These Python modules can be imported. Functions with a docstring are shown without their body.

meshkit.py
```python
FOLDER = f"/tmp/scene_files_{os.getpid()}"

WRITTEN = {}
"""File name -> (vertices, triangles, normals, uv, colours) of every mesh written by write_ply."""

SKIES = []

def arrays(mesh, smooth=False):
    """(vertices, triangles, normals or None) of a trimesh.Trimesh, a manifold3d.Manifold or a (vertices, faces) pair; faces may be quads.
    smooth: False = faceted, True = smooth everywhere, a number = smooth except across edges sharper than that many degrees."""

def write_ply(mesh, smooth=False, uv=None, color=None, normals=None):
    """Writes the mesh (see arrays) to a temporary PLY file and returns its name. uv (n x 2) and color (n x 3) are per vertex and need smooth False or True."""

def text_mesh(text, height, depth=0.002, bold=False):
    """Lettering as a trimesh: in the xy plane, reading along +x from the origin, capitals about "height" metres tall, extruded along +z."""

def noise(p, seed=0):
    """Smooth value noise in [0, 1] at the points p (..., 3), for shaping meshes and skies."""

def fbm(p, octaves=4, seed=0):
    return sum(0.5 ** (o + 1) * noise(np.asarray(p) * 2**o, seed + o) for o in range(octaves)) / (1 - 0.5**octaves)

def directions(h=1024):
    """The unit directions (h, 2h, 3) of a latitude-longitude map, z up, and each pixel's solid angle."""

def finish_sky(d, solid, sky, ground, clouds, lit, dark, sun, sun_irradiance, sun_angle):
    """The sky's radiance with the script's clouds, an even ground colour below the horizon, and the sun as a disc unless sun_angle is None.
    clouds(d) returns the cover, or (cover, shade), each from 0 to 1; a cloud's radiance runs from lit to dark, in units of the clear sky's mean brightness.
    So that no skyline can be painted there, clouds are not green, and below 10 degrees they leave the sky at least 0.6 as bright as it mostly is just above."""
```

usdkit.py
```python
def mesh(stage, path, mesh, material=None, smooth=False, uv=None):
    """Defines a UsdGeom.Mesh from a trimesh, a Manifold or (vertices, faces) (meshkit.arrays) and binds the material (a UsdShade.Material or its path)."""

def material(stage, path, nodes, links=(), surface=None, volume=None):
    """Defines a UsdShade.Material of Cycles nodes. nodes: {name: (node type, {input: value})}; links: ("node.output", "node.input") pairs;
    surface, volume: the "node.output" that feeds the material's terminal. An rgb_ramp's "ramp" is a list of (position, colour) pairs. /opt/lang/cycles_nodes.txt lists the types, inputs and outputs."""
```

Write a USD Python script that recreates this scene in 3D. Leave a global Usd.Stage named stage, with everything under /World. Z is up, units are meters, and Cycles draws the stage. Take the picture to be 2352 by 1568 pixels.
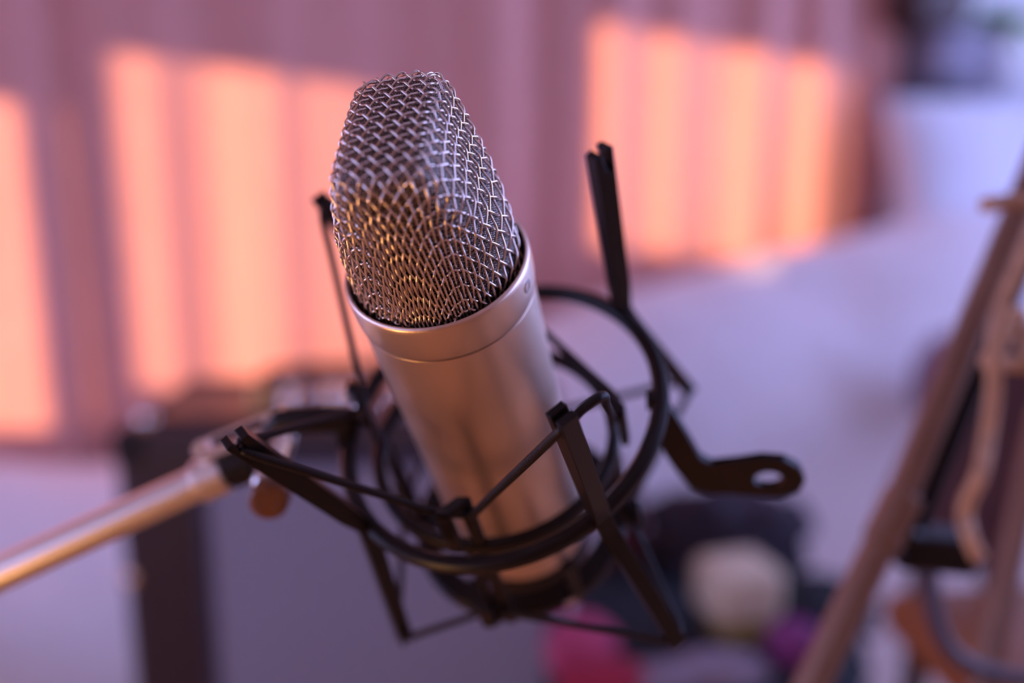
import math, random
import numpy as np, trimesh, usdkit, meshkit
from pxr import Usd, UsdGeom, UsdLux, Gf, Sdf, UsdShade
from shapely.geometry import Polygon, Point, box as sbox
from shapely.ops import unary_union

random.seed(7); rng = np.random.default_rng(7)
stage = Usd.Stage.CreateInMemory()
UsdGeom.SetStageUpAxis(stage, 'Z'); UsdGeom.SetStageMetersPerUnit(stage, 1.0)
UsdGeom.Xform.Define(stage, '/World')

# ------------------------------------------------------------------ camera, sky, sun, exposure
PITCH = math.radians(12.0); CAMZ = 1.0; FOCAL = 35.0; FPX = FOCAL * 2352 / 36
FWD = np.array([0, math.cos(PITCH), -math.sin(PITCH)]); UPV = np.array([0, math.sin(PITCH), math.cos(PITCH)]); RIGHT = np.array([1.0, 0, 0])
CAM = np.array([0, 0, CAMZ])
AL = math.radians(21.5)                                                 # the camera is turned 21.5 degrees against the room: shapes are laid out along the camera, then turned with TURN so that the room is square to the world
TURN = np.array([[math.cos(AL), math.sin(AL), 0], [-math.sin(AL), math.cos(AL), 0], [0, 0, 1.0]])
cam = UsdGeom.Camera.Define(stage, '/World/camera')
cam.CreateHorizontalApertureAttr(36.0); cam.CreateVerticalApertureAttr(24.0); cam.CreateFocalLengthAttr(FOCAL)
cam.CreateFStopAttr(3.1); cam.CreateFocusDistanceAttr(0.243); cam.CreateClippingRangeAttr(Gf.Vec2f(0.02, 100))
cam.CreateExposureAttr(0.0)
m = np.eye(4); m[0, :3] = TURN @ RIGHT; m[1, :3] = TURN @ UPV; m[2, :3] = TURN @ -FWD; m[3, :3] = TURN @ CAM
cam.AddTransformOp().Set(Gf.Matrix4d(*m.ravel().tolist()))

sky = UsdLux.DomeLight.Define(stage, '/World/sky'); sky.CreateIntensityAttr(1.78); sky.CreateColorAttr(Gf.Vec3f(0.40, 0.46, 1.0))
SUN_AZ, SUN_EL = math.radians(30), math.radians(5.5)          # the sun's rays travel towards +y, a little to the right and down
SUN = np.array([math.sin(SUN_AZ) * math.cos(SUN_EL), math.cos(SUN_AZ) * math.cos(SUN_EL), -math.sin(SUN_EL)])
sun = UsdLux.DistantLight.Define(stage, '/World/sun'); sun.CreateAngleAttr(0.6); sun.CreateIntensityAttr(23000.0); sun.CreateColorAttr(Gf.Vec3f(1.0, 0.56, 0.31))
zz = -SUN; xx = np.cross([0, 0, 1.0], zz); xx /= np.linalg.norm(xx); yy = np.cross(zz, xx)
ms = np.eye(4); ms[0, :3] = TURN @ xx; ms[1, :3] = TURN @ yy; ms[2, :3] = TURN @ zz
sun.AddTransformOp().Set(Gf.Matrix4d(*ms.ravel().tolist()))

# ------------------------------------------------------------------ helpers
def W(P):                                   # camera millimetres (x right, y down, z forward) -> world metres
    P = np.asarray(P, float) / 1000.0
    return CAM + P[..., 0:1] * RIGHT - P[..., 1:2] * UPV + P[..., 2:3] * FWD
def at(x, y, depth):                        # picture point at a depth in metres -> world
    return W(np.array([(x - 1176) / FPX, (y - 784) / FPX, 1.0]) * depth * 1000.0)

USED, BASE = {}, {}
def numbered(path):
    if path not in USED: USED[path] = 0; return path
    USED[path] += 1; return '%s_%03d' % (path, USED[path])
def keys(p, label=None, cat=None, group=None, kind=None):
    for k, v in (('label', label), ('category', cat), ('group', group), ('kind', kind)):
        if v: p.SetCustomDataByKey(k, v)
def thing(name, label, cat, base, group=None):
    path = numbered('/World/' + name); x = UsdGeom.Xform.Define(stage, path); b = TURN @ np.asarray(base, float)
    x.AddTranslateOp().Set(Gf.Vec3d(*map(float, b))); BASE[path] = b
    keys(x.GetPrim(), label, cat, group); return path
def obj(name, mesh, mat, parent='/World', smooth=35, label=None, kind=None, cat=None, group=None, uv=None):
    path = numbered(parent + '/' + name)
    b = BASE.get(parent, np.zeros(3)); BASE[path] = b
    v, f = (np.array(mesh.vertices), np.array(mesh.faces)) if isinstance(mesh, trimesh.Trimesh) else mesh
    pm = usdkit.mesh(stage, path, (np.asarray(v, float) @ TURN.T - b, f), M[mat], smooth=smooth, uv=uv)
    keys(pm.GetPrim(), label, cat, group, kind); return path
cat_ = trimesh.util.concatenate
def grid_faces(n, k, closed_k=True, closed_n=False):
    ii = np.arange(n if closed_n else n - 1)[:, None]; jj = np.arange(k if closed_k else k - 1)[None]
    a = ii * k + jj; b = ii * k + (jj + 1) % k; c = ((ii + 1) % n) * k + (jj + 1) % k; d = ((ii + 1) % n) * k + jj
    q = np.stack([a, d, c, b], -1).reshape(-1, 4)
    return np.vstack([q[:, [0, 1, 2]], q[:, [0, 2, 3]]])
def tube(path, r, sides=10, caps=True, uvs=False):
    p = np.asarray(path, float); n = len(p); r = np.broadcast_to(np.asarray(r, float), (n,))
    t = np.gradient(p, axis=0); t /= np.linalg.norm(t, axis=1, keepdims=True) + 1e-15
    a = np.cross(t[0], [0, 0, 1.0]); a = a if np.linalg.norm(a) > .2 else np.cross(t[0], [1.0, 0, 0]); A = []
    for k in range(n):
        a = a - t[k] * (a @ t[k]); a /= np.linalg.norm(a) + 1e-15; A.append(a)
    A = np.array(A); B = np.cross(t, A); th = np.arange(sides) * 2 * np.pi / sides
    v = p[:, None] + r[:, None, None] * (np.cos(th)[None, :, None] * A[:, None] + np.sin(th)[None, :, None] * B[:, None])
    f = grid_faces(n, sides); v = v.reshape(-1, 3)
    f = f[:, ::-1] if False else f
    if caps:
        c0, c1 = len(v), len(v) + 1; v = np.vstack([v, p[:1], p[-1:]]); j = np.arange(sides); j2 = (j + 1) % sides
        f = np.vstack([f, np.stack([np.full(sides, c0), j, j2], 1)[:, ::-1], np.stack([np.full(sides, c1), (n - 1) * sides + j, (n - 1) * sides + j2], 1)])
    mesh = trimesh.Trimesh(v, f, process=False); mesh.fix_normals()
    if uvs:
        L = np.r_[0, np.cumsum(np.linalg.norm(np.diff(p, axis=0), axis=1))]
        uv = np.stack([np.repeat(L, sides), np.tile(th / (2 * np.pi), n)], 1)
        return mesh, (np.vstack([uv, uv[:1], uv[-1:]]) if caps else uv)
    return mesh
def cyl(a, b, r, sides=28, bev=0.0, r2=None):
    a, b = np.asarray(a, float), np.asarray(b, float); d = (b - a) / np.linalg.norm(b - a); r2 = r if r2 is None else r2
    if bev: return tube([a, a + d * 1e-6, a + d * bev, b - d * bev, b - d * 1e-6, b], [r - bev, r - bev, r, r2, r2 - bev, r2 - bev], sides)
    return tube([a, b], [r, r2], sides)
def lathe(prof, c, u, v, w, seg=96):        # prof: (radius, height); frame u, v, axis w
    prof = np.asarray(prof, float); th = np.arange(seg) * 2 * np.pi / seg
    P = c + prof[:, 0, None, None] * (np.cos(th)[None, :, None] * u + np.sin(th)[None, :, None] * v) + prof[:, 1, None, None] * w
    mesh = trimesh.Trimesh(P.reshape(-1, 3), grid_faces(len(prof), seg), process=False); mesh.fix_normals(); return mesh
def ring(r0, r1, h0, h1, b, c, u, v, w, seg=128):
    pr = [(r0, h0 + b), (r0, h1 - b), (r0 + b, h1), (r1 - b, h1), (r1, h1 - b), (r1, h0 + b), (r1 - b, h0), (r0 + b, h0)]
    th = np.arange(seg) * 2 * np.pi / seg; pr = np.array(pr)
    P = c + pr[:, 0, None, None] * (np.cos(th)[None, :, None] * u + np.sin(th)[None, :, None] * v) + pr[:, 1, None, None] * w
    mesh = trimesh.Trimesh(P.reshape(-1, 3), grid_faces(len(pr), seg, True, True), process=False); mesh.fix_normals(); return mesh
def extrude(poly, w, o, ex, ey, ez):        # polygon in (ex, ey), thickness w centred on o along ez
    parts = []
    for g in getattr(poly, 'geoms', [poly]):
        e = trimesh.creation.extrude_polygon(g, w, engine='earcut'); e.apply_translation([0, 0, -w / 2])
        V = np.asarray(e.vertices); parts.append(trimesh.Trimesh(o + V[:, :1] * ex + V[:, 1:2] * ey + V[:, 2:] * ez, e.faces, process=False))
    r = cat_(parts); r.fix_normals(); return r
def rbox(size, r=.005, n=3):                # rounded box centred on the origin
    import manifold3d as m3
    s = m3.Manifold.sphere(r, 16); h = np.asarray(size, float) / 2 - r
    parts = [s.translate((sx * h[0], sy * h[1], sz * h[2])) for sx in (-1, 1) for sy in (-1, 1) for sz in (-1, 1)]
    mm = m3.Manifold.batch_hull(parts).to_mesh(); return trimesh.Trimesh(mm.vert_properties[:, :3], mm.tri_verts, process=False)
def place(mesh, loc, yaw=0, pitch=0, roll=0):
    mm = mesh.copy(); mm.apply_transform(trimesh.transformations.euler_matrix(pitch, roll, yaw, 'sxyz')); mm.apply_translation(loc); return mm
def heap(size, seed, rough=.35, freq=3.0, flat=True):   # a crumpled soft heap standing on z = 0
    s = trimesh.creation.icosphere(5, 1.0); v = np.array(s.vertices)
    n = meshkit.fbm(v * freq + seed * 7.3, 4, seed) - .5; rid = np.abs(meshkit.fbm(v * freq * 1.3 + 31 + seed, 3, seed + 5) - .5)
    v = v * (1 + rough * n * 2 - rough * rid * 1.2)[:, None]
    v = np.sign(v) * np.abs(v) ** .9
    if flat: v[:, 2] = np.where(v[:, 2] < -.35, -.35 + (v[:, 2] + .35) * .05, v[:, 2])
    v = v * np.asarray(size) / 2; v[:, 2] -= v[:, 2].min(); return trimesh.Trimesh(v, s.faces, process=False)
def smooth_path(pts, per=8):
    p = np.asarray(pts, float); q = np.vstack([2 * p[0] - p[1], p, 2 * p[-1] - p[-2]]); out = []
    for k in range(1, len(q) - 2):
        t = np.linspace(0, 1, per, endpoint=False)[:, None]; a, b, c, d = q[k - 1], q[k], q[k + 1], q[k + 2]
        out.append(.5 * (2 * b + (c - a) * t + (2 * a - 5 * b + 4 * c - d) * t ** 2 + (3 * b - a - 3 * c + d) * t ** 3))
    return np.vstack(out + [p[-1:]])

# ------------------------------------------------------------------ materials
M = {}
def mat(name, nodes, links=(), surface='p.BSDF'): M[name] = usdkit.material(stage, '/World/Looks/' + name, nodes, links, surface=surface)
UsdGeom.Scope.Define(stage, '/World/Looks')
def plain(name, col, rough=.6, metal=0.0, var=.06, scale=8.0, bump=0.0, bscale=200.0, bev=0.0, **kw):
    lo, hi = [max(0, c * (1 - var)) for c in col], [min(1, c * (1 + var)) for c in col]
    nodes = {'tc': ('texture_coordinate', {}), 'n': ('noise_texture', {'scale': scale, 'detail': 4.0}), 'r': ('rgb_ramp', {'ramp': [(.3, lo), (.7, hi)]}),
             'p': ('principled_bsdf', {'roughness': rough, 'metallic': metal, **kw})}
    links = [('tc.object', 'n.vector'), ('n.fac', 'r.fac'), ('r.color', 'p.base_color')]
    nrm = None
    if bev: nodes['bv'] = ('bevel', {'radius': bev, 'samples': 6}); nrm = 'bv.bevel'
    if bump:
        nodes['n2'] = ('noise_texture', {'scale': bscale, 'detail': 3.0}); nodes['b'] = ('bump', {'strength': 1.0, 'distance': bump})
        links += [('tc.object', 'n2.vector'), ('n2.fac', 'b.height')]
        if nrm: links.append((nrm, 'b.normal'))
        nrm = 'b.normal'
    if nrm: links.append((nrm, 'p.normal'))
    mat(name, nodes, links)
plain('satin_nickel', (.87, .69, .55), .38, 1.0, .015, 60.0, 1.2e-6, 6000.0)
plain('nickel_wire', (.88, .77, .68), .2, 1.0, .03, 100.0)
plain('black_coat', (.010, .0065, .005), .33, 0.0, .15, 80.0, 1.0e-5, 2500.0, bev=.0006, specular_ior_level=.24)
plain('black_plastic', (.011, .010, .011), .45, 0.0, .15, 60.0, bev=.0004, specular_ior_level=.28)
plain('dark_recess', (.01, .01, .01), .8)
plain('chrome', (.82, .78, .75), .22, 1.0, .02)
plain('boom_metal', (.90, .83, .76), .4, 1.0, .03, 40.0)
plain('brown_plastic', (.16, .055, .02), .4, 0.0, .2, 50.0)
plain('dark_pole', (.25, .15, .105), .42, .3, .1, 30.0)
plain('curtain_cloth', (.66, .315, .27), .9, 0.0, .05, 30.0, 2e-4, 700.0, sheen_weight=.2)
plain('white_paint', (.74, .74, .76), .8, 0.0, .02, 5.0)
plain('warm_wall', (.66, .40, .26), .9, 0.0, .02, 5.0)
plain('plaster', (.72, .68, .66), .9, 0.0, .02, 5.0)
plain('linen', (.80, .77, .80), .95, 0.0, .03, 12.0, 3e-4, 300.0)
plain('pillow_cloth', (.76, .78, .86), .95, 0.0, .03, 12.0, 3e-4, 300.0)
plain('tolex', (.035, .022, .026), .5, 0.0, .25, 200.0, 1e-4, 900.0)
plain('panel_gloss', (.06, .018, .02), .3, 0.0, .1, 20.0)
plain('piping_dark', (.02, .03, .07), .5)
plain('tan_rope', (.62, .40, .25), .85, 0.0, .2, 120.0, 3e-4, 500.0)
plain('maroon_pad', (.10, .045, .05), .6, 0.0, .15, 20.0)
plain('cream_card', (.68, .58, .40), .7, 0.0, .1, 30.0)
plain('yellow_lid', (.34, .26, .06), .6)
plain('pink_cloth', (.50, .07, .17), .8, 0.0, .2, 15.0)
plain('red_cloth', (.42, .02, .06), .8, 0.0, .2, 15.0)
plain('dark_red_cloth', (.16, .03, .045), .8, 0.0, .2, 15.0)
plain('magenta_cloth', (.22, .04, .17), .8, 0.0, .2, 15.0)
plain('lilac_paper', (.30, .24, .29), .8, 0.0, .1, 25.0)
plain('mauve_cloth', (.30, .20, .27), .9, 0.0, .3, 18.0)
plain('charcoal_cloth', (.04, .034, .05), .9, 0.0, .25, 20.0)
plain('teal_cloth', (.013, .021, .028), .9, 0.0, .25, 20.0)
plain('grey_canvas', (.30, .29, .37), .85, 0.0, .15, 20.0)
plain('dark_leather', (.05, .022, .018), .5, 0.0, .2, 30.0)
plain('leaf_green', (.15, .60, .05), .5, 0.0, .3, 30.0)
plain('gold_knob', (.55, .38, .16), .35, 1.0)
plain('grey_cable', (.10, .09, .12), .5)
def wood(name, a, b, sc=6.0, rough=.5):
    mat(name, {'tc': ('texture_coordinate', {}), 'm': ('mapping', {'scale': (1.0, 9.0, 9.0)}), 'n': ('noise_texture', {'scale': sc, 'detail': 6.0, 'distortion': .6}),
               'r': ('rgb_ramp', {'ramp': [(.3, a), (.7, b)]}), 'p': ('principled_bsdf', {'roughness': rough})},
        [('tc.object', 'm.vector'), ('m.vector', 'n.vector'), ('n.fac', 'r.fac'), ('r.color', 'p.base_color')])
wood('oak_floor', (.50, .20, .055), (.62, .28, .09)); wood('dark_wood', (.05, .028, .02), (.09, .05, .035)); wood('orange_wood', (.25, .075, .02), (.36, .12, .035), 5.0, .4)
# inner fine mesh of the grille: woven dots with dark holes between them
mat('fine_mesh', {'tc': ('texture_coordinate', {}), 'v': ('voronoi_texture', {'scale': 1900.0, 'randomness': .35}), 'r': ('rgb_ramp', {'ramp': [(.0, (.75, .66, .6)), (.36, (.52, .43, .38)), (.56, (.05, .04, .035))]}),
                  'b': ('bump', {'strength': 1.0, 'distance': .00035, 'invert': True}), 'p': ('principled_bsdf', {'metallic': 1.0, 'roughness': .3})},
    [('tc.object', 'v.vector'), ('v.distance', 'r.fac'), ('r.color', 'p.base_color'), ('v.distance', 'b.height'), ('b.normal', 'p.normal')])
mat('amber_globe', {'e': ('emission', {'color': (1.0, .47, .15), 'strength': 23.0})}, [], 'e.emission')
# braided elastic: diagonal ribs along the tube's own coordinates
mat('braided_cord', {'a': ('attribute', {'attribute': 'st'}), 'm': ('mapping', {'scale': (1.0, .0021, 1.0)}), 'w': ('wave_texture', {'scale': 560.0, 'bands_direction': 'diagonal'}),
                     'b': ('bump', {'strength': .5, 'distance': .00012}), 'p': ('principled_bsdf', {'base_color': (.012, .009, .008), 'roughness': .45, 'specular_ior_level': .25})},
    [('a.vector', 'm.vector'), ('m.vector', 'w.vector'), ('w.fac', 'b.height'), ('b.normal', 'p.normal')])
# amplifier grille cloth: fine woven lines
mat('grille_cloth', {'tc': ('texture_coordinate', {}), 'w': ('wave_texture', {'scale': 110.0, 'bands_direction': 'z', 'distortion': .3}), 'w2': ('wave_texture', {'scale': 110.0, 'bands_direction': 'x', 'distortion': .3}),
                     'x': ('math', {'math_type': 'multiply'}), 'r': ('rgb_ramp', {'ramp': [(0.0, (.235, .255, .35)), (1.0, (.39, .42, .56))]}), 'p': ('principled_bsdf', {'roughness': .85})},
    [('tc.object', 'w.vector'), ('tc.object', 'w2.vector'), ('w.fac', 'x.value1'), ('w2.fac', 'x.value2'), ('x.value', 'r.fac'), ('r.color', 'p.base_color')])

# ------------------------------------------------------------------ the room (turned 21.5 degrees against the camera)
T = np.array([math.cos(AL), math.sin(AL), 0]); NN = np.array([math.sin(AL), -math.cos(AL), 0]); O = np.array([0, 1.68, 0])
ZV = np.array([0, 0, 1.0])
def R(u, v, z): return O + u * T + v * NN + z * ZV
def to_room(p): q = np.asarray(p) - O; return q @ T, q @ NN, q[..., 2]
def rbx(u0, u1, v0, v1, z0, z1):
    b = trimesh.creation.box([1, 1, 1]); V = np.asarray(b.vertices) + .5
    P = O + (u0 + V[:, :1] * (u1 - u0)) * T + (v0 + V[:, 1:2] * (v1 - v0)) * NN + (z0 + V[:, 2:] * (z1 - z0)) * ZV
    r = trimesh.Trimesh(P, b.faces, process=False); r.fix_normals(); return r
U0, U1, V1, ZC = -1.9, 1.75, 4.0, 2.5
def struct(name, mesh, m_, label=None): return obj(name, mesh, m_, kind='structure', smooth=False, label=label)
# floor planks
fl = struct('floor', rbx(U0 - .1, U1 + .1, -.2, V1 + .1, -.05, -.004), 'oak_floor')
struct('ceiling', rbx(U0 - .1, U1 + .1, -.2, V1 + .1, ZC, ZC + .05), 'plaster')
struct('wall_back', rbx(U0 - .1, U1 + .1, -.2, -.1, 0, ZC), 'white_paint')
def wall_with_holes(name, mk, a0, a1, z0, z1, holes, m_):
    xs = sorted({a0, a1, *[h[0] for h in holes], *[h[1] for h in holes]}); zs = sorted({z0, z1, *[h[2] for h in holes], *[h[3] for h in holes]}); parts = []
    for xa, xb in zip(xs[:-1], xs[1:]):
        for za, zb in zip(zs[:-1], zs[1:]):
            if not any(h[0] - 1e-6 <= xa and xb <= h[1] + 1e-6 and h[2] - 1e-6 <= za and zb <= h[3] + 1e-6 for h in holes): parts.append(mk(xa, xb, za, zb))
    return struct(name, cat_(parts), m_)
RW = (.15, 2.6, .55, 2.25)                                              # big window in the right wall
wall_with_holes('wall_right', lambda a, b, c, d: rbx(U1, U1 + .1, a, b, c, d), -.1, V1, 0, ZC, [RW], 'plaster')
def frame_mesh(mk, a0, a1, z0, z1, nbar, w=.045):
    p = [mk(a0, a1, z0, z0 + w), mk(a0, a1, z1 - w, z1), mk(a0, a0 + w, z0 + w, z1 - w), mk(a1 - w, a1, z0 + w, z1 - w)]
    for k in range(1, nbar): c = a0 + (a1 - a0) * k / nbar; p.append(mk(c - w / 2, c + w / 2, z0 + w, z1 - w))
    return cat_(p)
struct('window_1', frame_mesh(lambda a, b, c, d: rbx(U1 + .02, U1 + .07, a, b, c, d), *RW, 3), 'white_paint')
# left wall: the panes through which the low sun falls onto the curtains
def on_curtain(px, py):
    d = at(px, py, 1.0) - CAM; s = ((O - CAM) @ NN) / (d @ NN); p = CAM + d * s; return to_room(p)
def to_left(px, py):
    u, v, z = on_curtain(px, py); p = R(u, 0, z); s = (u - U0) / (SUN @ T); q = p - SUN * s; a, b, c = to_room(q); return b, c
panes = []
for (x0, x1, y0, y1) in ((-1650, -330, -500, 1500), (-260, 105, 215, 1000), (228, 1010, 165, 905), (1335, 1945, 95, 595)):
    c = [to_left(x, y) for x in (x0, x1) for y in (y0, y1)]
    panes.append(((c[0][0] + c[1][0]) / 2, (c[2][0] + c[3][0]) / 2, (c[1][1] + c[3][1]) / 2, (c[0][1] + c[2][1]) / 2))
#print("panes", np.round(panes, 3).tolist())
wall_with_holes('wall_left', lambda a, b, c, d: rbx(U0 - .03, U0, a, b, c, d), -.1, V1, 0, ZC, panes, 'warm_wall')
struct('wall_front', rbx(U0 - .1, U1 + .1, V1, V1 + .1, 0, ZC), 'warm_wall')
struct('baseboard_back', rbx(U0, U1, -.1, -.085, 0, .09), 'white_paint')

# ------------------------------------------------------------------ curtains
def curtain(name, label, u0, u1, seed, bulges):
    n = int((u1 - u0) / .006); u = np.linspace(u0, u1, n); z = np.linspace(.42, 2.36, 60)
    d = np.full(n, -.045)
    for k, (c, w, a) in enumerate(bulges): d += a * np.exp(-((u - c) / w) ** 2)
    d += .005 * np.sin(2 * np.pi * u / .135 + seed) + .002 * np.sin(2 * np.pi * u / .061 + 2 * seed)
    Z, D = np.meshgrid(z, d, indexing='ij'); Ug = np.broadcast_to(u, Z.shape)
    D = D * (.75 + .25 * (2.36 - Z) / 1.9) + .012 * (meshkit.fbm(np.stack([Ug * 6, Z * 1.2, Z * 0 + seed], -1), 3, int(seed)) - .5)
    V = O + Ug[..., None] * T + D[..., None] * NN + Z[..., None] * ZV
    f = grid_faces(60, n, False); F_ = np.vstack([V.reshape(-1, 3), (V - .0015 * NN).reshape(-1, 3)])
    mesh = trimesh.Trimesh(F_, np.vstack([f, f[:, ::-1] + 60 * n]), process=False)
    t = thing(name, label, 'curtain', R((u0 + u1) / 2, 0, .42))
    obj('cloth', mesh, 'curtain_cloth', t, smooth=True)
    hem = rbx(u0, u1, -.002, .004, .42, .45)
    return t
SEAM = float(on_curtain(1322, 400)[0]); CEND = float(on_curtain(2088, 380)[0])
curtain('curtain', 'rose pink curtain left of the microphone with wide patches of orange sun', U0 + .05, SEAM - .001, 1.0,
        [(on_curtain(60, 500)[0], .05, .03), (on_curtain(170, 500)[0], .03, -.03), (on_curtain(330, 500)[0], .07, .022), (on_curtain(470, 500)[0], .025, -.008), (on_curtain(650, 500)[0], .09, .022), (on_curtain(1130, 300)[0], .05, .03), (on_curtain(1240, 300)[0], .03, -.02)])
curtain('curtain', 'rose pink curtain right of the microphone, its sun patch striped by folds', SEAM + .001, CEND, 3.0,
        [(on_curtain(1420, 300)[0], .035, .025), (on_curtain(1570, 300)[0], .03, .022), (on_curtain(1760, 300)[0], .04, .025), (on_curtain(1900, 300)[0], .04, .02), (on_curtain(2010, 300)[0], .04, -.02)])
t = thing('curtain_rod', 'metal rod above the curtains', 'curtain rod', R(-.5, 0, 2.38))
obj('rod', cyl(R(U0 + .02, 0, 2.385), R(CEND + .05, 0, 2.385), .012), 'chrome', t)
for u in (U0 + .3, SEAM, CEND): obj('bracket', cyl(R(u, -.1, 2.385), R(u, .005, 2.385), .008), 'chrome', t)

# ------------------------------------------------------------------ bed along the wall under the curtains
crest_px = [(-300, 1085), (0, 1083), (100, 1080), (160, 1108), (235, 1100), (600, 1010), (900, 930), (1265, 770), (1370, 700), (1480, 676), (1600, 640), (1750, 608), (1900, 566), (2080, 520), (2400, 470)]
def plane_hit(px, py, v0):
    d = at(px, py, 1.0) - CAM; s = ((O + v0 * NN - CAM) @ NN) / (d @ NN); return to_room(CAM + d * s)
cr = np.array([[h[0], h[2]] for h in (plane_hit(x, y, .22) for x, y in crest_px)])
nu, prof_v = 220, np.array([.05, .08, .13, .19, .25, .31, .37, .42, .455, .48, .492, .497, .499, .501, .502])
ug = np.linspace(-1.25, 1.62, nu); zc = np.interp(ug, cr[:, 0], cr[:, 1])
zc = np.convolve(np.pad(zc, 6, 'edge'), np.ones(13) / 13, 'valid')
drop = np.array([-.05, -.025, -.008, 0, -.012, -.035, -.065, -.10, -.14, -.18, -.24, -.34, -.46, -.60, None], object)
V = np.zeros((nu, len(prof_v), 3))
for j, v in enumerate(prof_v):
    zj = np.full(nu, .08) if drop[j] is None else np.maximum(zc + drop[j], .08 + .004 * (len(prof_v) - j))
    vv = v + .05 * (meshkit.fbm(np.stack([ug * 4, zj * 3, ug * 0 + 5], -1), 3, 3) - .5) * .6 * min(1, j / 6)
    zj = zj + .045 * (meshkit.fbm(np.stack([ug * 5, ug * 0 + v * 9, ug * 0], -1), 3, 11) - .5) * (j < 11)
    V[:, j] = O + ug[:, None] * T + vv[:, None] * NN + zj[:, None] * ZV
Vb = V - .018 * ZV - .018 * NN; npv = len(prof_v); f = grid_faces(nu, npv, False); n0 = nu * npv
rim = np.r_[np.arange(npv), np.arange(1, nu) * npv + npv - 1, (nu - 1) * npv + np.arange(npv - 2, -1, -1), np.arange(nu - 2, 0, -1) * npv]; rim2 = np.roll(rim, -1)
ff = np.vstack([f, f[:, ::-1] + n0, np.stack([rim, rim2, rim2 + n0], 1), np.stack([rim, rim2 + n0, rim + n0], 1)])
duv = trimesh.Trimesh(np.vstack([V.reshape(-1, 3), Vb.reshape(-1, 3)]), ff, process=False); duv.fix_normals(); duv = duv.subdivide_loop(1)
bed = thing('bed', 'low bed under the curtains hidden by its pale duvet', 'bed', R(.2, .3, 0))
obj('mattress', rbx(-1.22, 1.59, .05, .42, .22, .40), 'linen', bed, smooth=False)
obj('bed_frame', rbx(-1.24, 1.61, .05, .44, .12, .22), 'dark_wood', bed, smooth=False)
for u in (-1.2, 1.57):
    for v in (.08, .41): obj('leg', rbx(u - .025, u + .025, v - .02, v + .02, 0, .12), 'dark_wood', bed, smooth=False)
obj('duvet', duv, 'linen', smooth=True, cat='duvet', label='rumpled white duvet heaped on the bed below the curtains, rising to the right')

# pillow against the wall at the right, bag and plant above it
def pillow(w, h, d, seed):
    n = 40; a, b = np.meshgrid(np.linspace(-1, 1, n), np.linspace(-1, 1, n), indexing='ij')
    th = d / 2 * ((1 - a ** 4) * (1 - b ** 4)) ** .45; k = 1 - .06 * (1 - np.abs(a)) * 0
    wr = .006 * (meshkit.fbm(np.stack([a * 3, b * 3, a * 0 + seed], -1), 3, seed) - .5)
    top = np.stack([a * w / 2 * (1 - .05 * (1 - b ** 2)), b * h / 2 * (1 - .05 * (1 - a ** 2)), th + wr], -1).reshape(-1, 3); bot = top * [1, 1, -1]
    f = grid_faces(n, n, False); mm = trimesh.Trimesh(np.vstack([top, bot]), np.vstack([f, f[:, ::-1] + n * n]), process=False); mm.merge_vertices(); mm.fix_normals(); return mm
pc = plane_hit(2345, 385, .16)
pl = pillow(.50, .27, .12, 4); pl.apply_transform(trimesh.transformations.rotation_matrix(math.radians(72), [1, 0, 0]))
pl.apply_transform(trimesh.transformations.rotation_matrix(AL, [0, 0, 1])); pl.apply_translation(R(pc[0], pc[1] - .06, pc[2]))
obj('pillow', pl, 'pillow_cloth', smooth=True, cat='pillow', label='pale blue pillow standing against the wall right of the curtain')
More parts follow.
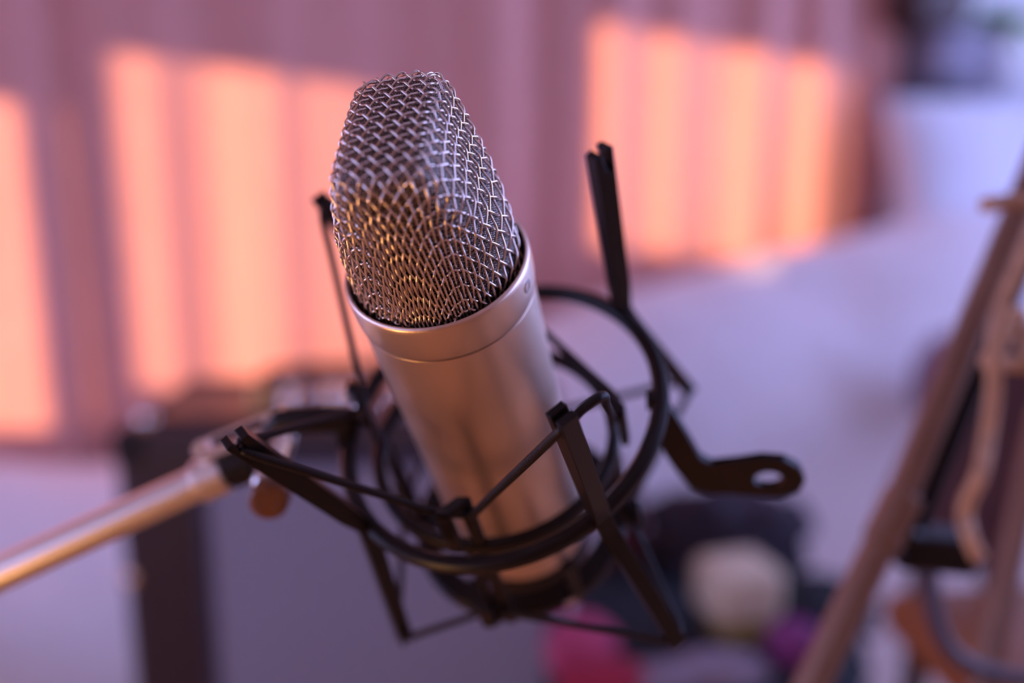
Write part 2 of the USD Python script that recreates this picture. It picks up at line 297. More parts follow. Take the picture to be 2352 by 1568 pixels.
# backpack hung on the wall
bc = plane_hit(2178, 160, -.02)
bp = thing('backpack', 'dark grey backpack with brown top hanging right of the curtain', 'bag', R(bc[0], -.02, bc[2] - .1))
def wallbox(px0, px1, py0, py1, v0, v1, r):
    a = plane_hit((px0 + px1) / 2, (py0 + py1) / 2, (v0 + v1) / 2); s = abs(plane_hit(px1, 0, v1)[0] - plane_hit(px0, 0, v1)[0]); h = abs(plane_hit(2150, py1, v1)[2] - plane_hit(2150, py0, v1)[2])
    return place(rbox([s, v1 - v0, h], r), R(a[0], (v0 + v1) / 2, a[2]), AL)
obj('bag_body', wallbox(2095, 2270, 60, 250, -.1, .02, .03), 'grey_canvas', bp)
obj('pocket', wallbox(2085, 2215, 180, 238, .02, .045, .012), 'charcoal_cloth', bp)
obj('top_flap', wallbox(2040, 2190, -70, 78, -.1, .04, .03), 'dark_leather', bp)
obj('strap', tube(smooth_path([R(bc[0] - .03, .0, bc[2] + .15), R(bc[0] - .02, -.04, bc[2] + .28), R(bc[0] + .02, -.04, bc[2] + .28), R(bc[0] + .03, 0, bc[2] + .15)]), .008), 'dark_leather', bp)
gp = plane_hit(2185, 800, .535)
obj('blouse', place(heap([.10, .07, .17], 23, .3), R(gp[0], .535, gp[2] - .09), AL), 'mauve_cloth', smooth=True, cat='garment', label='mauve garment slumped on the bed just left of the slanting stand')
# plant on a small wall shelf
pc2 = plane_hit(2305, 134, 0)
ps = thing('wall_shelf', 'small white wall shelf carrying a green plant', 'shelf', R(pc2[0] + .05, -.1, pc2[2] - .03))
obj('board', rbx(pc2[0] - .05, pc2[0] + .3, -.1, .06, pc2[2] - .045, pc2[2] - .027), 'white_paint', ps, smooth=False)
pp = thing('potted_plant', 'bright green leafy plant in the top right corner', 'plant', R(pc2[0] + .0, 0, pc2[2] - .027))
pb = R(pc2[0] + .0, -.01, pc2[2] - .027)
obj('pot', lathe([(0, 0), (.035, 0), (.045, .07), (.047, .08), (.041, .08), (.04, .07), (0, .07)], pb, RIGHT, np.array([0, 1.0, 0]), ZV, 32), 'white_paint', pp)
for k in range(90):
    a = k * 2.4; L = .05 + .04 * ((k * 37) % 10) / 10; el = -.55 + 1.3 * ((k * 53) % 17) / 17
    d = np.array([math.cos(a) * math.cos(el), math.sin(a) * math.cos(el) * .7, math.sin(el)]); s = np.cross(d, ZV); s /= np.linalg.norm(s); nn = np.cross(s, d)
    b0 = pb + ZV * .075; tt = np.linspace(0, 1, 7); wv = np.sin(np.pi * tt ** .8) * .034 + .001
    c = b0 + d * (tt * L)[:, None] + nn * (-(tt ** 2) * L * .35)[:, None] + ZV * .02
    v = np.vstack([c - s * wv[:, None], c + s * wv[:, None] + nn * .001, c - nn * .0008])
    ff = [];
    for q in range(6): ff += [[q, q + 1, 8 + q], [q, 8 + q, 7 + q], [q, 14 + q, q + 1], [q + 1, 14 + q, 15 + q], [7 + q, 8 + q, 15 + q], [7 + q, 15 + q, 14 + q]]
    obj('leaf', (v, np.array(ff)), 'leaf_green', pp, smooth=60)

# ------------------------------------------------------------------ small lamp with a lit glass globe, low and left of the camera
LP = np.array([-.36, .03, .70]); lamp = thing('globe_lamp', 'slender standing lamp with a lit amber glass globe, left of the camera', 'lamp', [LP[0], LP[1], 0])
gl = trimesh.creation.icosphere(4, .05); gl.apply_translation(LP); obj('globe', gl, 'amber_globe', lamp, smooth=True)
obj('holder', lathe([(0, -.062), (.02, -.062), (.024, -.045), (.026, -.036), (.0, -.036)], LP, RIGHT, np.array([0, 1.0, 0]), ZV, 32), 'black_plastic', lamp)
obj('stem', cyl([LP[0], LP[1], .02], LP - [0, 0, .06], .007), 'black_plastic', lamp); obj('base', lathe([(0, 0), (.10, 0), (.10, .012), (.02, .024), (0, .024)], np.array([LP[0], LP[1], 0]), RIGHT, np.array([0, 1.0, 0]), ZV, 48), 'black_plastic', lamp)

# ------------------------------------------------------------------ amplifier behind the microphone, on a stool
AY = .80; AX0, AX1, AZ0, AZ1, AD = -.338, .045, .36, .752, .20
def wbx(x0, x1, y0, y1, z0, z1): b = trimesh.creation.box([x1 - x0, y1 - y0, z1 - z0]); b.apply_translation([(x0 + x1) / 2, (y0 + y1) / 2, (z0 + z1) / 2]); return b
amp = thing('amplifier', 'black guitar amplifier with grey grille cloth behind the microphone', 'amplifier', [(AX0 + AX1) / 2, AY + AD / 2, AZ0])
fw = .078
obj('cabinet', place(rbox([AX1 - AX0, AD, AZ1 - AZ0], .012), [(AX0 + AX1) / 2, AY + AD / 2, (AZ0 + AZ1) / 2]), 'tolex', amp)
gx0, gx1, gz0, gz1 = AX0 + fw, AX1 - .012, AZ0 + .03, AZ1 - .024
obj('grille_cloth', place(rbox([gx1 - gx0, .012, gz1 - gz0], .004), [(gx0 + gx1) / 2, AY - .001, (gz0 + gz1) / 2]), 'grille_cloth', amp, label='grey woven grille cloth')
pip = [np.array(p) for p in ((gx0, AY - .003, gz0), (gx0, AY - .003, gz1), (gx1, AY - .003, gz1), (gx1, AY - .003, gz0), (gx0, AY - .003, gz0))]
obj('piping', cat_([cyl(a, b, .006, 12) for a, b in zip(pip[:-1], pip[1:])]), 'piping_dark', amp)
obj('control_panel', place(rbox([AX1 - AX0 - .05, .085, .006], .002), [(AX0 + AX1) / 2, AY + .075, AZ1 + .001]), 'panel_gloss', amp)
for px, mt in ((600, 'gold_knob'), (672, 'chrome'), (765, 'chrome'), (822, 'chrome'), (930, 'chrome'), (1020, 'chrome')):
    d = at(px, 895, 1.0) - CAM; s = (AY + .075) / d[1]; kx = (CAM + d * s)[0]; kb = np.array([kx, AY + .075, AZ1 + .003])
    kn = obj('knob', lathe([(0, 0), (.011, 0), (.0105, .004), (.009, .006), (.0088, .016), (.008, .018), (0, .0185)], kb, RIGHT, np.array([0, 1.0, 0]), ZV, 32), mt, amp)
    obj('pointer', wbx(kx - .0006, kx + .0006, AY + .0665, AY + .075, AZ1 + .0212, AZ1 + .0222), 'dark_recess', kn, smooth=False)
for sx in (AX0, AX1):
    for zc_ in (AZ0, AZ1):
        for y_ in (AY,):
            obj('corner_guard', place(rbox([.034, .034, .034], .01), [sx + (.015 if sx == AX0 else -.015), y_ + .015, zc_ + (.015 if zc_ == AZ0 else -.015)]), 'black_plastic', amp)
for px, py in ((296, 1330), (334, 965)):
    d = at(px, py, 1.0) - CAM; s = (AY - .001) / d[1]; q = CAM + d * s
    obj('screw', lathe([(0, .003), (.003, .0028), (.006, .0015), (.0068, 0)], q, RIGHT, ZV, np.array([0, -1.0, 0]), 24), 'chrome', amp)
hx = (AX0 + AX1) / 2
obj('handle', tube(smooth_path([[hx - .09, AY + .14, AZ1], [hx - .085, AY + .14, AZ1 + .016], [hx, AY + .14, AZ1 + .022], [hx + .085, AY + .14, AZ1 + .016], [hx + .09, AY + .14, AZ1]]), .007), 'black_plastic', amp)
for sx in (AX0 + .03, AX1 - .03):
    for y_ in (AY + .03, AY + AD - .03): obj('foot', cyl([sx, y_, AZ0 - .012], [sx, y_, AZ0 + .003], .012, 16), 'black_plastic', amp)
st = thing('stool', 'wooden stool carrying the amplifier', 'stool', [hx, AY + .1, 0])
obj('seat', place(rbox([.40, .24, .03], .008), [hx, AY + .1, AZ0 - .027]), 'dark_wood', st)
for sx in (-.17, .17):
    for sy in (-.09, .09): obj('leg', cyl([hx + sx, AY + .1 + sy, 0], [hx + sx * .9, AY + .1 + sy * .9, AZ0 - .04], .013, 16), 'dark_wood', st)

# ------------------------------------------------------------------ side table with clutter, right of the amplifier
TZ = .55
tb = thing('side_table', 'dark side table between the amplifier and the slanting pole', 'table', [.19, .85, 0])
obj('tabletop', place(rbox([.23, .40, .024], .006), [.18, .85, TZ - .012]), 'dark_wood', tb)
for sx in (.085, .275):
    for sy in (.68, 1.02): obj('leg', wbx(sx - .018, sx + .018, sy - .018, sy + .018, 0, TZ - .02), 'dark_wood', tb, smooth=False)
def on_table(px, py): d = at(px, py, 1.0) - CAM; s = (TZ - CAMZ) / d[2]; return CAM + d * s
def lump(name, label, cat, px, py, size, m_, seed, yaw=0, **kw):
    p = on_table(px, py); obj(name, place(heap(size, seed, **kw), p + [0, 0, .010], yaw), m_, smooth=True, cat=cat, label=label)
obj('tablecloth', place(heap([.25, .42, .014], 9, .2, 2.0), [.185, .85, TZ]), 'teal_cloth', smooth=True, cat='cloth', label='dark teal cloth spread over the side table')
lump('jacket', 'charcoal garment heaped at the back of the side table', 'jacket', 1660, 1290, [.18, .13, .10], 'charcoal_cloth', 12)
lump('bundle', 'dark teal cloth bundle between the cream box and the slanting stand', 'cloth', 1890, 1440, [.09, .10, .05], 'teal_cloth', 13)
lump('scarf', 'dark red cloth showing behind the shock mount, beside the charcoal garment', 'scarf', 1418, 1290, [.045, .08, .13], 'dark_red_cloth', 14)
lump('pouch', 'crumpled pink and red cloth pouch at the bottom edge below the shock mount', 'pouch', 1335, 1545, [.062, .07, .055], 'pink_cloth', 15)
lump('napkin', 'crumpled red cloth in front of the pink pouch', 'cloth', 1385, 1610, [.07, .05, .036], 'red_cloth', 18)
lump('pompom', 'magenta cloth ball right of the cream box', 'ball', 1825, 1530, [.05, .05, .045], 'magenta_cloth', 16, rough=.2)
lump('tissue', 'crumpled lilac paper at the bottom edge between the pouch and the magenta ball', 'paper', 1640, 1575, [.085, .05, .022], 'lilac_paper', 17)
lump('tissue', 'grey lilac paper just right of the red cloth', 'paper', 1500, 1600, [.07, .05, .02], 'lilac_paper', 19)
p = on_table(1690, 1470)
cb = thing('cream_box', 'cream lidded box with a yellow base on the side table', 'box', p)
obj('base', place(rbox([.050, .05, .026], .006), p + [.004, 0, .013], .3), 'yellow_lid', cb)
obj('lid', place(rbox([.066, .062, .050], .012), p + [0, .004, .050], .3), 'cream_card', cb)

# ------------------------------------------------------------------ right edge: slanting stand pole, chair, rope, cable
sp = thing('metal_stand', 'dark brown metal stand slanting across the right side of the picture', 'stand', at(1840, 1620, .42))
a, b, j = at(2420, 290, .43), at(1800, 1705, .41), at(2050, 1190, .418)
obj('upper_tube', cyl(a, j, .0064), 'dark_pole', sp)
off_ = np.array([.0108, .001, -.005]); obj('shade_side_rod', cyl(a + off_, j + off_, .0044), 'black_plastic', sp)  # added black rod, stands in for the unlit side of the tube
obj('lower_tube', cyl(j, j + (b - j) * 2.2, .0070), 'dark_pole', sp)
dj = (b - j) / np.linalg.norm(b - j)
obj('joint_collar', cyl(j - dj * .012, j + dj * .012, .0082, bev=.001), 'dark_pole', sp)
obj('clamp', place(rbox([.034, .02, .017], .003), at(2140, 1258, .435), 0, 0, .1), 'black_plastic', sp)
obj('clamp_arm', cyl(j, at(2120, 1255, .433), .004), 'black_plastic', sp)
ch = thing('chair', 'wooden chair with maroon back pad at the right edge', 'chair', [.42, .75, 0])
q = at(2190, 1010, .74)
obj('back_pad', place(rbox([.10, .03, .18], .014), q + [.024, 0, 0], 0, -.1, .42), 'maroon_pad', ch)
for dx in (-.005, .05): obj('back_post', cyl(q + [dx, .02, .03], [q[0] + dx, q[1] + .01, 0], .010), 'dark_wood', ch)
sq = at(2240, 1450, .72)
obj('seat', place(rbox([.24, .16, .034], .012), sq + [.075, -.02, -.005], .1), 'orange_wood', ch)
for dx in (.0, .15): obj('leg', cyl([sq[0] + dx, sq[1] - .06, 0], [sq[0] + dx, sq[1] - .06, sq[2] - .01], .011), 'orange_wood', ch)
obj('apron', place(rbox([.22, .02, .10], .006), sq + [.075, -.085, -.05], .1), 'orange_wood', ch)
rope = thing('rope', 'tan rope knotted around the stand at the right edge', 'rope', at(2260, 840, .40))
for pts in ([(2420, 420), (2345, 600), (2300, 710), (2285, 800), (2282, 900), (2268, 1000), (2250, 1090), (2222, 1150), (2216, 1190), (2228, 1235), (2246, 1278)],
            [(2264, 828), (2310, 834), (2400, 842)], [(2290, 800), (2335, 720), (2352, 780), (2400, 880)], [(2262, 470), (2310, 464), (2420, 455)]):
    obj('strand', tube(smooth_path([at(x, y, .40 + .004 * k % .012) for k, (x, y) in enumerate(pts)], 6), .0034, 10), 'tan_rope', rope)
cbl = obj('cable', tube(smooth_path([at(x, y, .47) for x, y in ((2120, 1230), (2135, 1310), (2150, 1420), (2190, 1500), (2270, 1545), (2420, 1570))], 8), .0042, 10), 'grey_cable', smooth=True, cat='cable', label='grey cable curving below the black clamp at lower right')
lg = obj('leg', cyl(at(2400, 940, .56), at(2245, 1640, .54), .007), 'dark_pole', sp)
obj('foot', cyl(at(2245, 1640, .54), at(2238, 1672, .54), .009), 'black_plastic', lg)

# ------------------------------------------------------------------ the microphone (frame: rim centre RC, axis up MU, ridge direction MX)
RC = np.array([-20.3, -21.3, 263.9]); AX = np.array([.185, .669, .719]); AX /= np.linalg.norm(AX); MU = -AX
X0 = np.cross([0, 0, 1.0], MU); X0 /= np.linalg.norm(X0); Y0 = np.cross(MU, X0)
PHI = -1.828; MX = math.cos(PHI) * X0 + math.sin(PHI) * Y0; MY = -math.sin(PHI) * X0 + math.cos(PHI) * Y0
def MIC(P): P = np.asarray(P, float); return W(RC + P[..., 0:1] * MX + P[..., 1:2] * MY + P[..., 2:3] * MU)
def micmesh(mesh): return trimesh.Trimesh(MIC(mesh.vertices), mesh.faces, process=False)
E0 = np.eye(3)
mic = thing('microphone', 'satin nickel studio condenser microphone with woven wire head, tilted towards the viewer', 'microphone', MIC([0, 0, -131.0]))
def mlathe(prof, seg=160): return micmesh(lathe(prof, np.zeros(3), E0[0], E0[1], E0[2], seg))
obj('body', mlathe([(24.1, -12.65), (24.4, -12.7), (24.48, -12.85), (24.45, -13.1)] + [(24.45 - 1.95 * k / 12, -13.1 - 115.5 * k / 12) for k in range(1, 13)] + [(22.3, -129.8), (21.6, -130.8), (20.6, -131.0), (0, -131)]), 'satin_nickel', mic, smooth=40)
obj('collar', mlathe([(23.9, -8), (23.9, -.5), (24.05, -.1), (24.35, .12), (24.7, .05), (25.05, -.3), (25.25, -.9), (25.3, -2), (25.3, -6), (25.15, -9), (24.85, -11.4), (24.75, -11.9), (24.6, -12.15), (23.9, -12.2), (23.9, -8)]), 'satin_nickel', mic, smooth=40)
obj('seam_shade', mlathe([(23.9, -12.7), (24.32, -12.62), (24.32, -12.22), (23.9, -12.1)]), 'dark_recess', mic, smooth=False)  # dark ring laid in the groove in place of its shade
obj('grille_seat', mlathe([(24.1, -5.5), (20.0, -5.0), (0, -5.0)], 96), 'dark_recess', mic, smooth=False)
for aa in (0, 180):                                                     # screws in the collar sides
    az = math.radians(aa) + 1.28; d = np.array([math.cos(az), math.sin(az), 0]); s = np.array([-d[1], d[0], 0])
    scr = obj('screw', micmesh(lathe([(0, .15), (1.0, .15), (1.05, .5), (1.75, .5), (1.95, .3), (2.0, -.6)], d * 25.05 + [0, 0, -5.2], s, E0[2], d, 32)), 'chrome', mic)
    obj('screw_recess', micmesh(lathe([(0, .2), (1.0, .2)], d * 25.06 + [0, 0, -5.2], s, E0[2], d, 6)), 'dark_recess', scr, smooth=False)
# grille shape: cylinder cut by two sloping planes to a narrow ridge
GR, GH, GW, GZ0 = 23.13, 46.3, 11.4, 12.1
def gF(P, o, k=1.15):
    x, y, z = P[..., 0], P[..., 1], P[..., 2]; Rr, H, w = GR - o, GH - o, GW - o * .8
    L = math.hypot(H - GZ0, Rr - w); ca, sa = (H - GZ0) / L, (Rr - w) / L
    Mx = np.stack([np.hypot(x, y) - Rr, np.abs(y) * ca + (z - GZ0) * sa - Rr * ca, z - H + .04 * x * x / Rr * 1.5]); mm = Mx.max(0)
    return mm + k * np.log(np.exp((Mx - mm) / k).sum(0))
def g_grad(P, o):
    g = np.zeros_like(P)
    for a_ in range(3): e = np.zeros(3); e[a_] = .02; g[..., a_] = (gF(P + e, o) - gF(P - e, o)) / .04
    return g
def polar_surface(nth, npsi, o, psi_max=2.55, c=20.0):
    th = np.arange(nth) * 2 * np.pi / nth; ps = np.linspace(0, psi_max, npsi); TH, PS = np.meshgrid(th, ps, indexing='ij')
    D = np.stack([np.cos(TH) * np.sin(PS), np.sin(TH) * np.sin(PS), np.cos(PS)], -1); a = np.zeros(TH.shape); b = np.full(TH.shape, 90.0); c0 = np.array([0, 0, c])
    for _ in range(30):
        mdl = (a + b) / 2; ins = gF(c0 + D * mdl[..., None], o) < 0; a = np.where(ins, mdl, a); b = np.where(ins, b, mdl)
    return c0 + D * a[..., None]
WR = .33; WA = .42; OFF = WR + WA
S = polar_surface(240, 260, OFF); arc = np.concatenate([np.zeros((240, 1)), np.cumsum(np.linalg.norm(np.diff(S, axis=1), axis=2), axis=1)], 1)
PITCHW = 2.9; NW = 27; idx = np.arange(-NW, NW + 1); I, J = np.meshgrid(idx, idx, indexing='ij')
fx = (I + J) * PITCHW / math.sqrt(2); fy = (I - J) * PITCHW / math.sqrt(2); rho = np.hypot(fx, fy); tha = np.arctan2(fy, fx) % (2 * np.pi)
rho = np.where(rho < 20, rho, 20 + (rho - 20) * 1.25 + np.minimum((rho - 20) ** 2 * .012, 8))   # the sheet is drawn out over the walls
kap = .62 * np.clip((rho - 14) / 24, 0, 1) ** 1.5; thr = tha.copy()                          # and gathered towards the two narrow ends
for _ in range(40): tha = .5 * tha + .5 * (thr - kap / 2 * np.sin(2 * tha))
tha = tha % (2 * np.pi)
ok = rho < arc[:, -1].min() - 1
P = np.zeros(I.shape + (3,))
for i_, j_ in zip(*np.nonzero(ok)):
    q = tha[i_, j_] / (2 * np.pi) * 240; k0 = int(q) % 240; k1 = (k0 + 1) % 240; fr = q - int(q)
    A_ = [np.interp(rho[i_, j_], arc[k], S[k, :, c_]) for k in (k0, k1) for c_ in range(3)]
    P[i_, j_] = np.array(A_[:3]) * (1 - fr) + np.array(A_[3:]) * fr
P[~ok] = [0, 0, 200]
G = g_grad(P, OFF); G /= np.linalg.norm(G, axis=-1, keepdims=True) + 1e-9
over = np.where((I + J) % 2 == 0, 1.0, -1.0)
keep = ok & (P[..., 2] > -6.5) & (P[..., 2] < 60)
tubes = []
for fam in (0, 1):
    Q = P + G * (over * (WA if fam == 0 else -WA))[..., None]
    for r_ in range(len(idx)):
        line = Q[r_] if fam == 0 else Q[:, r_]; kk = keep[r_] if fam == 0 else keep[:, r_]; run = []
        for n_ in range(len(idx) + 1):
            if n_ < len(idx) and kk[n_]: run.append(line[n_]); continue
            if len(run) >= 3: tubes.append(tube(smooth_path(run, 5), WR, 7, True))
            run = []
obj('wire_grille', micmesh(cat_(tubes)), 'nickel_wire', mic, smooth=True, kind='stuff', label='woven bright wire grille')
S2 = polar_surface(200, 220, OFF + WA + WR + .12); S2v = S2.copy()
fm = trimesh.Trimesh(S2v.reshape(-1, 3), grid_faces(200, 220, False, True), process=False); fm.merge_vertices(); fm.update_faces(fm.nondegenerate_faces()); fm.fix_normals()
fm = fm.slice_plane([0, 0, -4.9], [0, 0, 1.0])
obj('inner_mesh', micmesh(fm), 'fine_mesh', mic, smooth=True, label='fine inner wire mesh under the grille')

# ------------------------------------------------------------------ the shock mount
SC = np.array([-4.87, 21.65, 310.0]); SN = np.array([.32, .629, .708]); SN /= np.linalg.norm(SN); SU = -SN
S1 = np.array([1.0, 0, 0]) - SU * SU[0]; S1 /= np.linalg.norm(S1); S2_ = np.cross(SU, S1)
B1 = np.array([1.0, 0, 0]) - MU * MU[0]; B1 /= np.linalg.norm(B1); B2 = np.cross(MU, B1)
def mm(mesh): return trimesh.Trimesh(W(mesh.vertices), mesh.faces, process=False)
def sp_(az, rho_, h): a = math.radians(az); return SC + rho_ * (math.cos(a) * S1 + math.sin(a) * S2_) + h * SU
def bp_(az, rho_, t_): a = math.radians(az); return RC + rho_ * (math.cos(a) * B1 + math.sin(a) * B2) - t_ * MU
mount = thing('shock_mount', 'black metal shock mount with elastic cords cradling the microphone', 'shock mount', W(sp_(0, 0, -60)))
obj('outer_ring', mm(ring(48.9, 53.9, -4.6, 0, 1.25, SC, S1, S2_, SU, 160)), 'black_coat', mount, smooth=40)
ARMS = {'A': 37.0, 'B': 127.0, 'C': -143.0, 'D': -55.0}
arm_poly = Polygon([(50.6, -5), (51.2, 2), (52.2, 10), (60.2, 57.5), (62.5, 57.8), (62.5, 51.5), (64.6, 51.2), (64.6, 58.2), (66.8, 58.0), (57.6, 8), (55.3, 0), (56.3, -6),
                    (69.2, -59.5), (67.9, -60.2), (67.4, -55.6), (66.0, -55.4), (66.4, -60.6), (64.7, -60.6), (53.6, -16)])
for az in ARMS.values():
    a = math.radians(az); rad = math.cos(a) * S1 + math.sin(a) * S2_; tan = -math.sin(a) * S1 + math.cos(a) * S2_
    obj('arm', mm(extrude(arm_poly, 4.8, SC, rad, SU, tan)), 'black_coat', mount, smooth=False)
# flat bracket with a slotted eye, standing in the plane of radius and axis
baz = -8.5; a = math.radians(baz); brad = math.cos(a) * S1 + math.sin(a) * S2_; btan = -math.sin(a) * S1 + math.cos(a) * S2_
def on_bracket(px, py):
    r = np.array([(px - 1176) / FPX, (py - 784) / FPX, 1.0]); p = r * ((SC @ btan) / (r @ btan)) - SC; return p @ brad, p @ SU
outline = [(1503, 930), (1536, 926), (1575, 987), (1609, 1046), (1635, 1060), (1694, 1054), (1749, 1046), (1801, 1050), (1836, 1068), (1849, 1097), (1836, 1121), (1793, 1135), (1694, 1129), (1627, 1127), (1587, 1113), (1556, 1078), (1528, 1036), (1512, 990)]
bpoly = Polygon([on_bracket(*q) for q in outline]).buffer(.4).buffer(-.4)
hole = Polygon([on_bracket(1765 + 33 * math.cos(k / 24 * 2 * math.pi), 1094 + 18 * math.sin(k / 24 * 2 * math.pi)) for k in range(24)])
obj('bracket', mm(extrude(bpoly.difference(hole), 2.6, SC, brad, SU, btan)), 'black_coat', mount, smooth=30, label='flat bracket ending in an oval eye')
bb = cat_([extrude(Polygon([(47.0, -4.6), (49.6, -4.6), (49.6, -.2), (47.8, -.2)]).buffer(.4), 3.0, SC + btan * 1.0, brad, SU, btan)])
obj('bracket_block', mm(bb), 'black_coat', mount, smooth=30)
# basket that holds the microphone
obj('inner_ring', mm(ring(36.6, 40.4, -2.4, 2.4, .8, RC - 80 * MU, B1, B2, MU, 128)), 'black_coat', mount, smooth=40)
obj('inner_ring', mm(ring(29.5, 38.0, -2.6, 2.6, .9, RC - 126 * MU, B1, B2, MU, 128)), 'black_coat', mount, smooth=40)
HOOK = (-99.0, -9.0, 81.0, 171.0)
import manifold3d as m3
def hullbox(frame_, boxes):                                              # hull of boxes given as (rho0, rho1, tan0, tan1, t0, t1)
    rad, tan = frame_; man = []
    for r0, r1, a0, a1, t0, t1 in boxes:
        man += [m3.Manifold.sphere(1.0, 14).translate(tuple(map(float, RC + r_ * rad + a_ * tan - t_ * MU))) for r_ in (r0 + 1.0, r1 - 1.0) for a_ in (a0 + 1.0, a1 - 1.0) for t_ in (t0 + 1.0, t1 - 1.0)]
    o = m3.Manifold.batch_hull(man).to_mesh(); return trimesh.Trimesh(o.vert_properties[:, :3], o.tri_verts, process=False)
HDT = {-9.0: 3.5}                                                        # the slack hook sits lower
for az in HOOK:
    a = math.radians(az); rad = math.cos(a) * B1 + math.sin(a) * B2; tan = -math.sin(a) * B1 + math.cos(a) * B2; fr_ = (rad, tan); dt = HDT.get(az, 0)
    st_ = cat_([hullbox(fr_, [(37.0, 39.4, .2, 4.4, 55 + dt, 128)]), hullbox(fr_, [(37.2, 39.2, -3.6, -1.0, 78, 124)]), hullbox(fr_, [(37.2, 39.2, -3.6, 4.4, 78, 82)])])
    s_ = obj('strap', mm(st_), 'black_coat', mount, smooth=30)
    for te, tt, t1 in ((55 + dt, 58 + dt, 75), (122, 119, 110)):
        lo, hi = min(te, tt), max(te, tt)
        hk = cat_([hullbox(fr_, [(37.0, 39.4, -.5, 4.4, lo, hi), (42.0, 44.4, -5.2, -.6, lo, hi)]), hullbox(fr_, [(42.0, 44.4, -5.2, -.6, min(te, t1), max(te, t1))])])
        obj('hook', mm(hk), 'black_coat', s_, smooth=35)
# cradle under the body: cup, arms and foot
obj('cradle_cup', mm(lathe([(0, -131.2), (20.8, -131.2), (22.4, -131.6), (22.6, -133), (22.6, -140), (21.8, -141.5), (9, -142), (8.5, -148), (0, -148)], RC, B1, B2, MU, 96)), 'black_plastic', mount, smooth=35)
for az in (-135.0, -45.0, 45.0, 135.0):
    pts = [bp_(az, 33.5, 127), bp_(az, 31, 131), bp_(az, 27, 135), bp_(az, 21.5, 136)]
    obj('cradle_arm', mm(tube(smooth_path(pts, 6), 2.3, 12)), 'black_coat', mount, smooth=40)
fa = math.radians(-60); frad = math.cos(fa) * B1 + math.sin(fa) * B2; ftan = -math.sin(fa) * B1 + math.cos(fa) * B2
ft = obj('clamp_lever', mm(extrude(Polygon([(-2.3, -104), (2.3, -104), (2.0, -127), (-1.2, -127)]), 2.4, RC + 38.0 * frad, ftan, MU, frad)), 'black_coat', mount, smooth=30)
c = bp_(-60, 38.5, 125); obj('pin', mm(cyl(c, c - ftan * 5, 1.0, 16)), 'chrome', ft)
# elastic cords
def cordmesh(name, pts, r=1.22, per=10, label=None):
    mesh, uv = tube(smooth_path([q for q in pts], per), r, 12, True, True); obj(name, mm(mesh), 'braided_cord', mount, smooth=True, uv=uv * [.001, 1.0], label=label)
def run(p, q, sag=0.0, sagdir=None, n=6):
    p, q = np.asarray(p), np.asarray(q); t_ = np.linspace(0, 1, n)[:, None]; o = p + (q - p) * t_
    return list(o + (0 if sagdir is None else np.sin(t_ * np.pi) * sag * np.asarray(sagdir)))
def slot(az, top=True):                                                   # the cord lies across the slot of an arm
    a = math.radians(az); tan = -math.sin(a) * S1 + math.cos(a) * S2_; c = sp_(az, 63.4, 53.0) if top else sp_(az, 66.6, -56.4); return c, tan
def hook(k, t_, under):                                                   # round the peg of a hook
    az = HOOK[k]; a = math.radians(az); tan = -math.sin(a) * B1 + math.cos(a) * B2
    t_ = t_ + (HDT.get(az, 0) if under < 0 else 0); return [bp_(az, 40.7, t_) + tan * s for s in (-4.5, -1.5, 1.5, 4.5)]
def through(az, top=True): c, tan = slot(az, top); return [c - tan * 2.6, c, c + tan * 2.6]
def chain(*groups):
    out = []
    for g in groups:
        g = list(g)
        if out: out += run(out[-1], g[0], n=5)[1:-1]
        out += g
    return out
UPH = [hook(k, 59.2, -1) for k in range(4)]; LOH = [hook(k, 117.9, 1) for k in range(4)]
# upper cord: C - hook 0 - D - hook 1 (slack) and C - hook 3 - B - hook 2; arm A is left empty
c, tanD = slot(ARMS['D'])
slack = [c + tanD * 2.6 + SU * .6, c + tanD * 6 + SU * 1.2, c + tanD * 11 + SU * .2]
cordmesh('upper_cord', chain(through(ARMS['C']), UPH[0], [c - tanD * 2.6, c], slack, UPH[1], UPH[2], through(ARMS['B']), UPH[3], through(ARMS['C'])[:1]), label='elastic cord over the upper arm tips')
cordmesh('lower_cord', chain(through(ARMS['C'], False), LOH[0], through(ARMS['D'], False), LOH[1], through(ARMS['A'], False), LOH[2], through(ARMS['B'], False), LOH[3], through(ARMS['C'], False)[:1]), label='elastic cord through the lower arm tips')
# lug towards the stand
la = math.radians(178.0); lr = math.cos(la) * S1 + math.sin(la) * S2_
LUG = sp_(178, 53, -2.5)
def camp(px, py, z): return np.array([(px - 1176) / FPX * z, (py - 784) / FPX * z, z])
def hull_chain(pts):                                                      # smooth solid through balls (centre, radius)
    man = [m3.Manifold.sphere(r_, 24).translate(tuple(map(float, c_))) for c_, r_ in pts]
    out = m3.Manifold.batch_boolean([m3.Manifold.batch_hull([p_, q_]) for p_, q_ in zip(man[:-1], man[1:])], m3.OpType.Add).to_mesh()
    return trimesh.Trimesh(out.vert_properties[:, :3], out.tri_verts, process=False)
obj('stand_lug', mm(hull_chain([(LUG, 3.6), (camp(800, 962, 324), 4.2), (camp(735, 962, 325), 4.6), (camp(650, 966, 327), 4.6), (camp(610, 1000, 328), 3.2)])), 'black_coat', mount, smooth=50, label='black lug reaching to the stand')
obj('lug_screw', mm(cyl(camp(822, 945, 322), camp(830, 930, 314), 2.4, 20, .4)), 'chrome', mount)

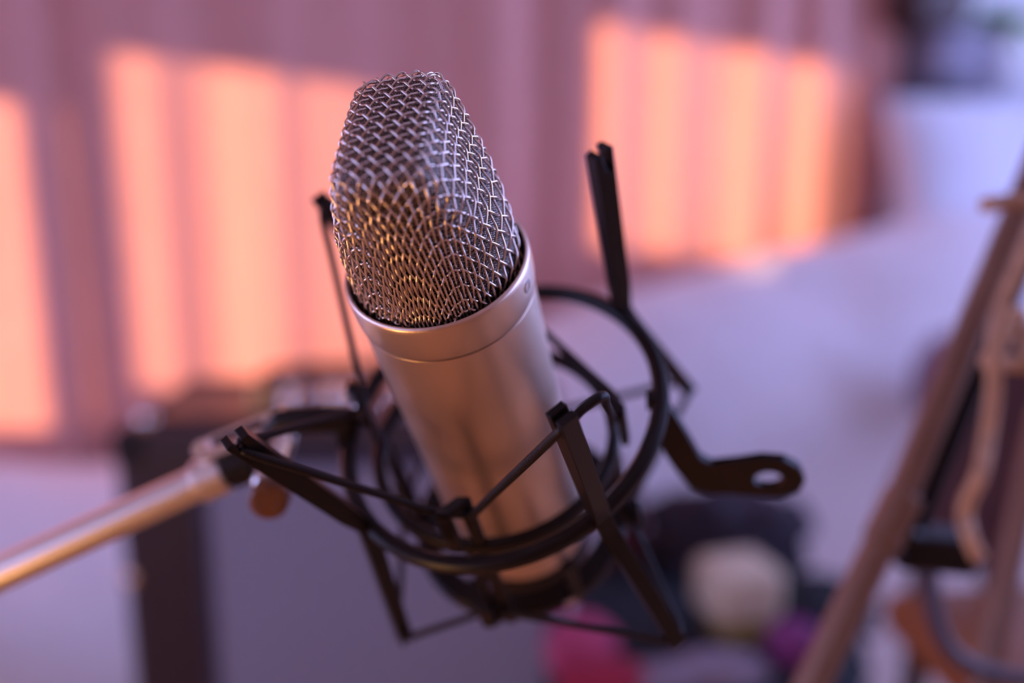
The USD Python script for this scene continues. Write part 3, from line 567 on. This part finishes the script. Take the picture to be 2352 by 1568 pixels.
# ------------------------------------------------------------------ the boom stand at the left
P0, P1 = camp(-60, 1345, 334), camp(478, 1098, 334); bd = (P1 - P0) / np.linalg.norm(P1 - P0)
bs = thing('boom_stand', 'silver boom arm reaching in from the left and holding the shock mount', 'microphone stand', W(P0 - bd * 380) * [1, 1, 0])
obj('boom_tube', mm(cyl(P0 - bd * 420, P1 + bd * 1, 5.9, 40)), 'boom_metal', bs, smooth=40)
kn = []
obj('end_collar', mm(cyl(P1 - bd * 4.0, P1 + bd * 6.5, 7.4, 40, .8)), 'boom_metal', bs, smooth=40)
obj('swivel', mm(cyl(P1 + bd * 6.5, P1 + bd * 17.5, 7.2, 40, 1.2)), 'black_plastic', bs, smooth=40)
fa_, fb_ = camp(470, 1032, 330), camp(650, 958, 327); fd = (fb_ - fa_) / np.linalg.norm(fb_ - fa_); fs = np.cross(fd, [0, 0, 1.0]); fs /= np.linalg.norm(fs); fn = np.cross(fd, fs)
Lf = float(np.linalg.norm(fb_ - fa_))
fork = unary_union([sbox(0, -3.5, Lf, 3.5), Point(0, 0).buffer(3.5), Point(Lf, 0).buffer(3.5)]).difference(unary_union([sbox(2, -.4, Lf - 6, 2.4)]))
obj('fork', mm(extrude(fork, 5.0, fa_, fd, fs, fn)), 'chrome', bs, smooth=30, label='silver fork with a slot')
obj('fork_link', mm(hull_chain([(P1 + bd * 8, 4.0), (camp(520, 1040, 331), 3.6), (camp(600, 1000, 329), 3.0)])), 'black_plastic', bs, smooth=50)
w0, w1, w2 = camp(655, 1008, 325), camp(612, 1105, 318), camp(622, 1138, 312)
ws = obj('wing_screw', mm(hull_chain([(w0, 4.0), (w1, 4.6)])), 'chrome', bs, smooth=50)
dk = np.array([.05, .25, -1.0]); dk /= np.linalg.norm(dk)
obj('screw_cap', mm(cyl(w2 - dk * -5, w2 + dk * -3.5, 6.2, 36, .9)), 'brown_plastic', ws, smooth=35, label='brown plastic screw cap')
sx_, sy_ = np.cross(dk, [1.0, 0, 0]), None; sx_ /= np.linalg.norm(sx_); sy_ = np.cross(dk, sx_)
for k in range(3):
    aa = math.radians(90 + 120 * k); cc = w2 - dk * -5 + (math.cos(aa) * sy_ + math.sin(aa) * sx_) * 3.3
    obj('rivet', mm(cyl(cc - dk * .2, cc + dk * .5, .9, 14, .3)), 'brown_plastic', ws)
eb = W(P0 - bd * 380)
obj('upright', cyl([eb[0], eb[1], .02], eb + [0, 0, .05], .010), 'boom_metal', bs)
obj('clutch', cyl(eb - [0, .018, 0], eb + [0, .018, 0], .017, bev=.002), 'black_plastic', bs)
obj('base', lathe([(0, 0), (.13, 0), (.13, .012), (.02, .025), (.012, .05), (0, .05)], np.array([eb[0], eb[1], 0]), RIGHT, np.array([0, 1.0, 0]), ZV, 48), 'black_plastic', bs)
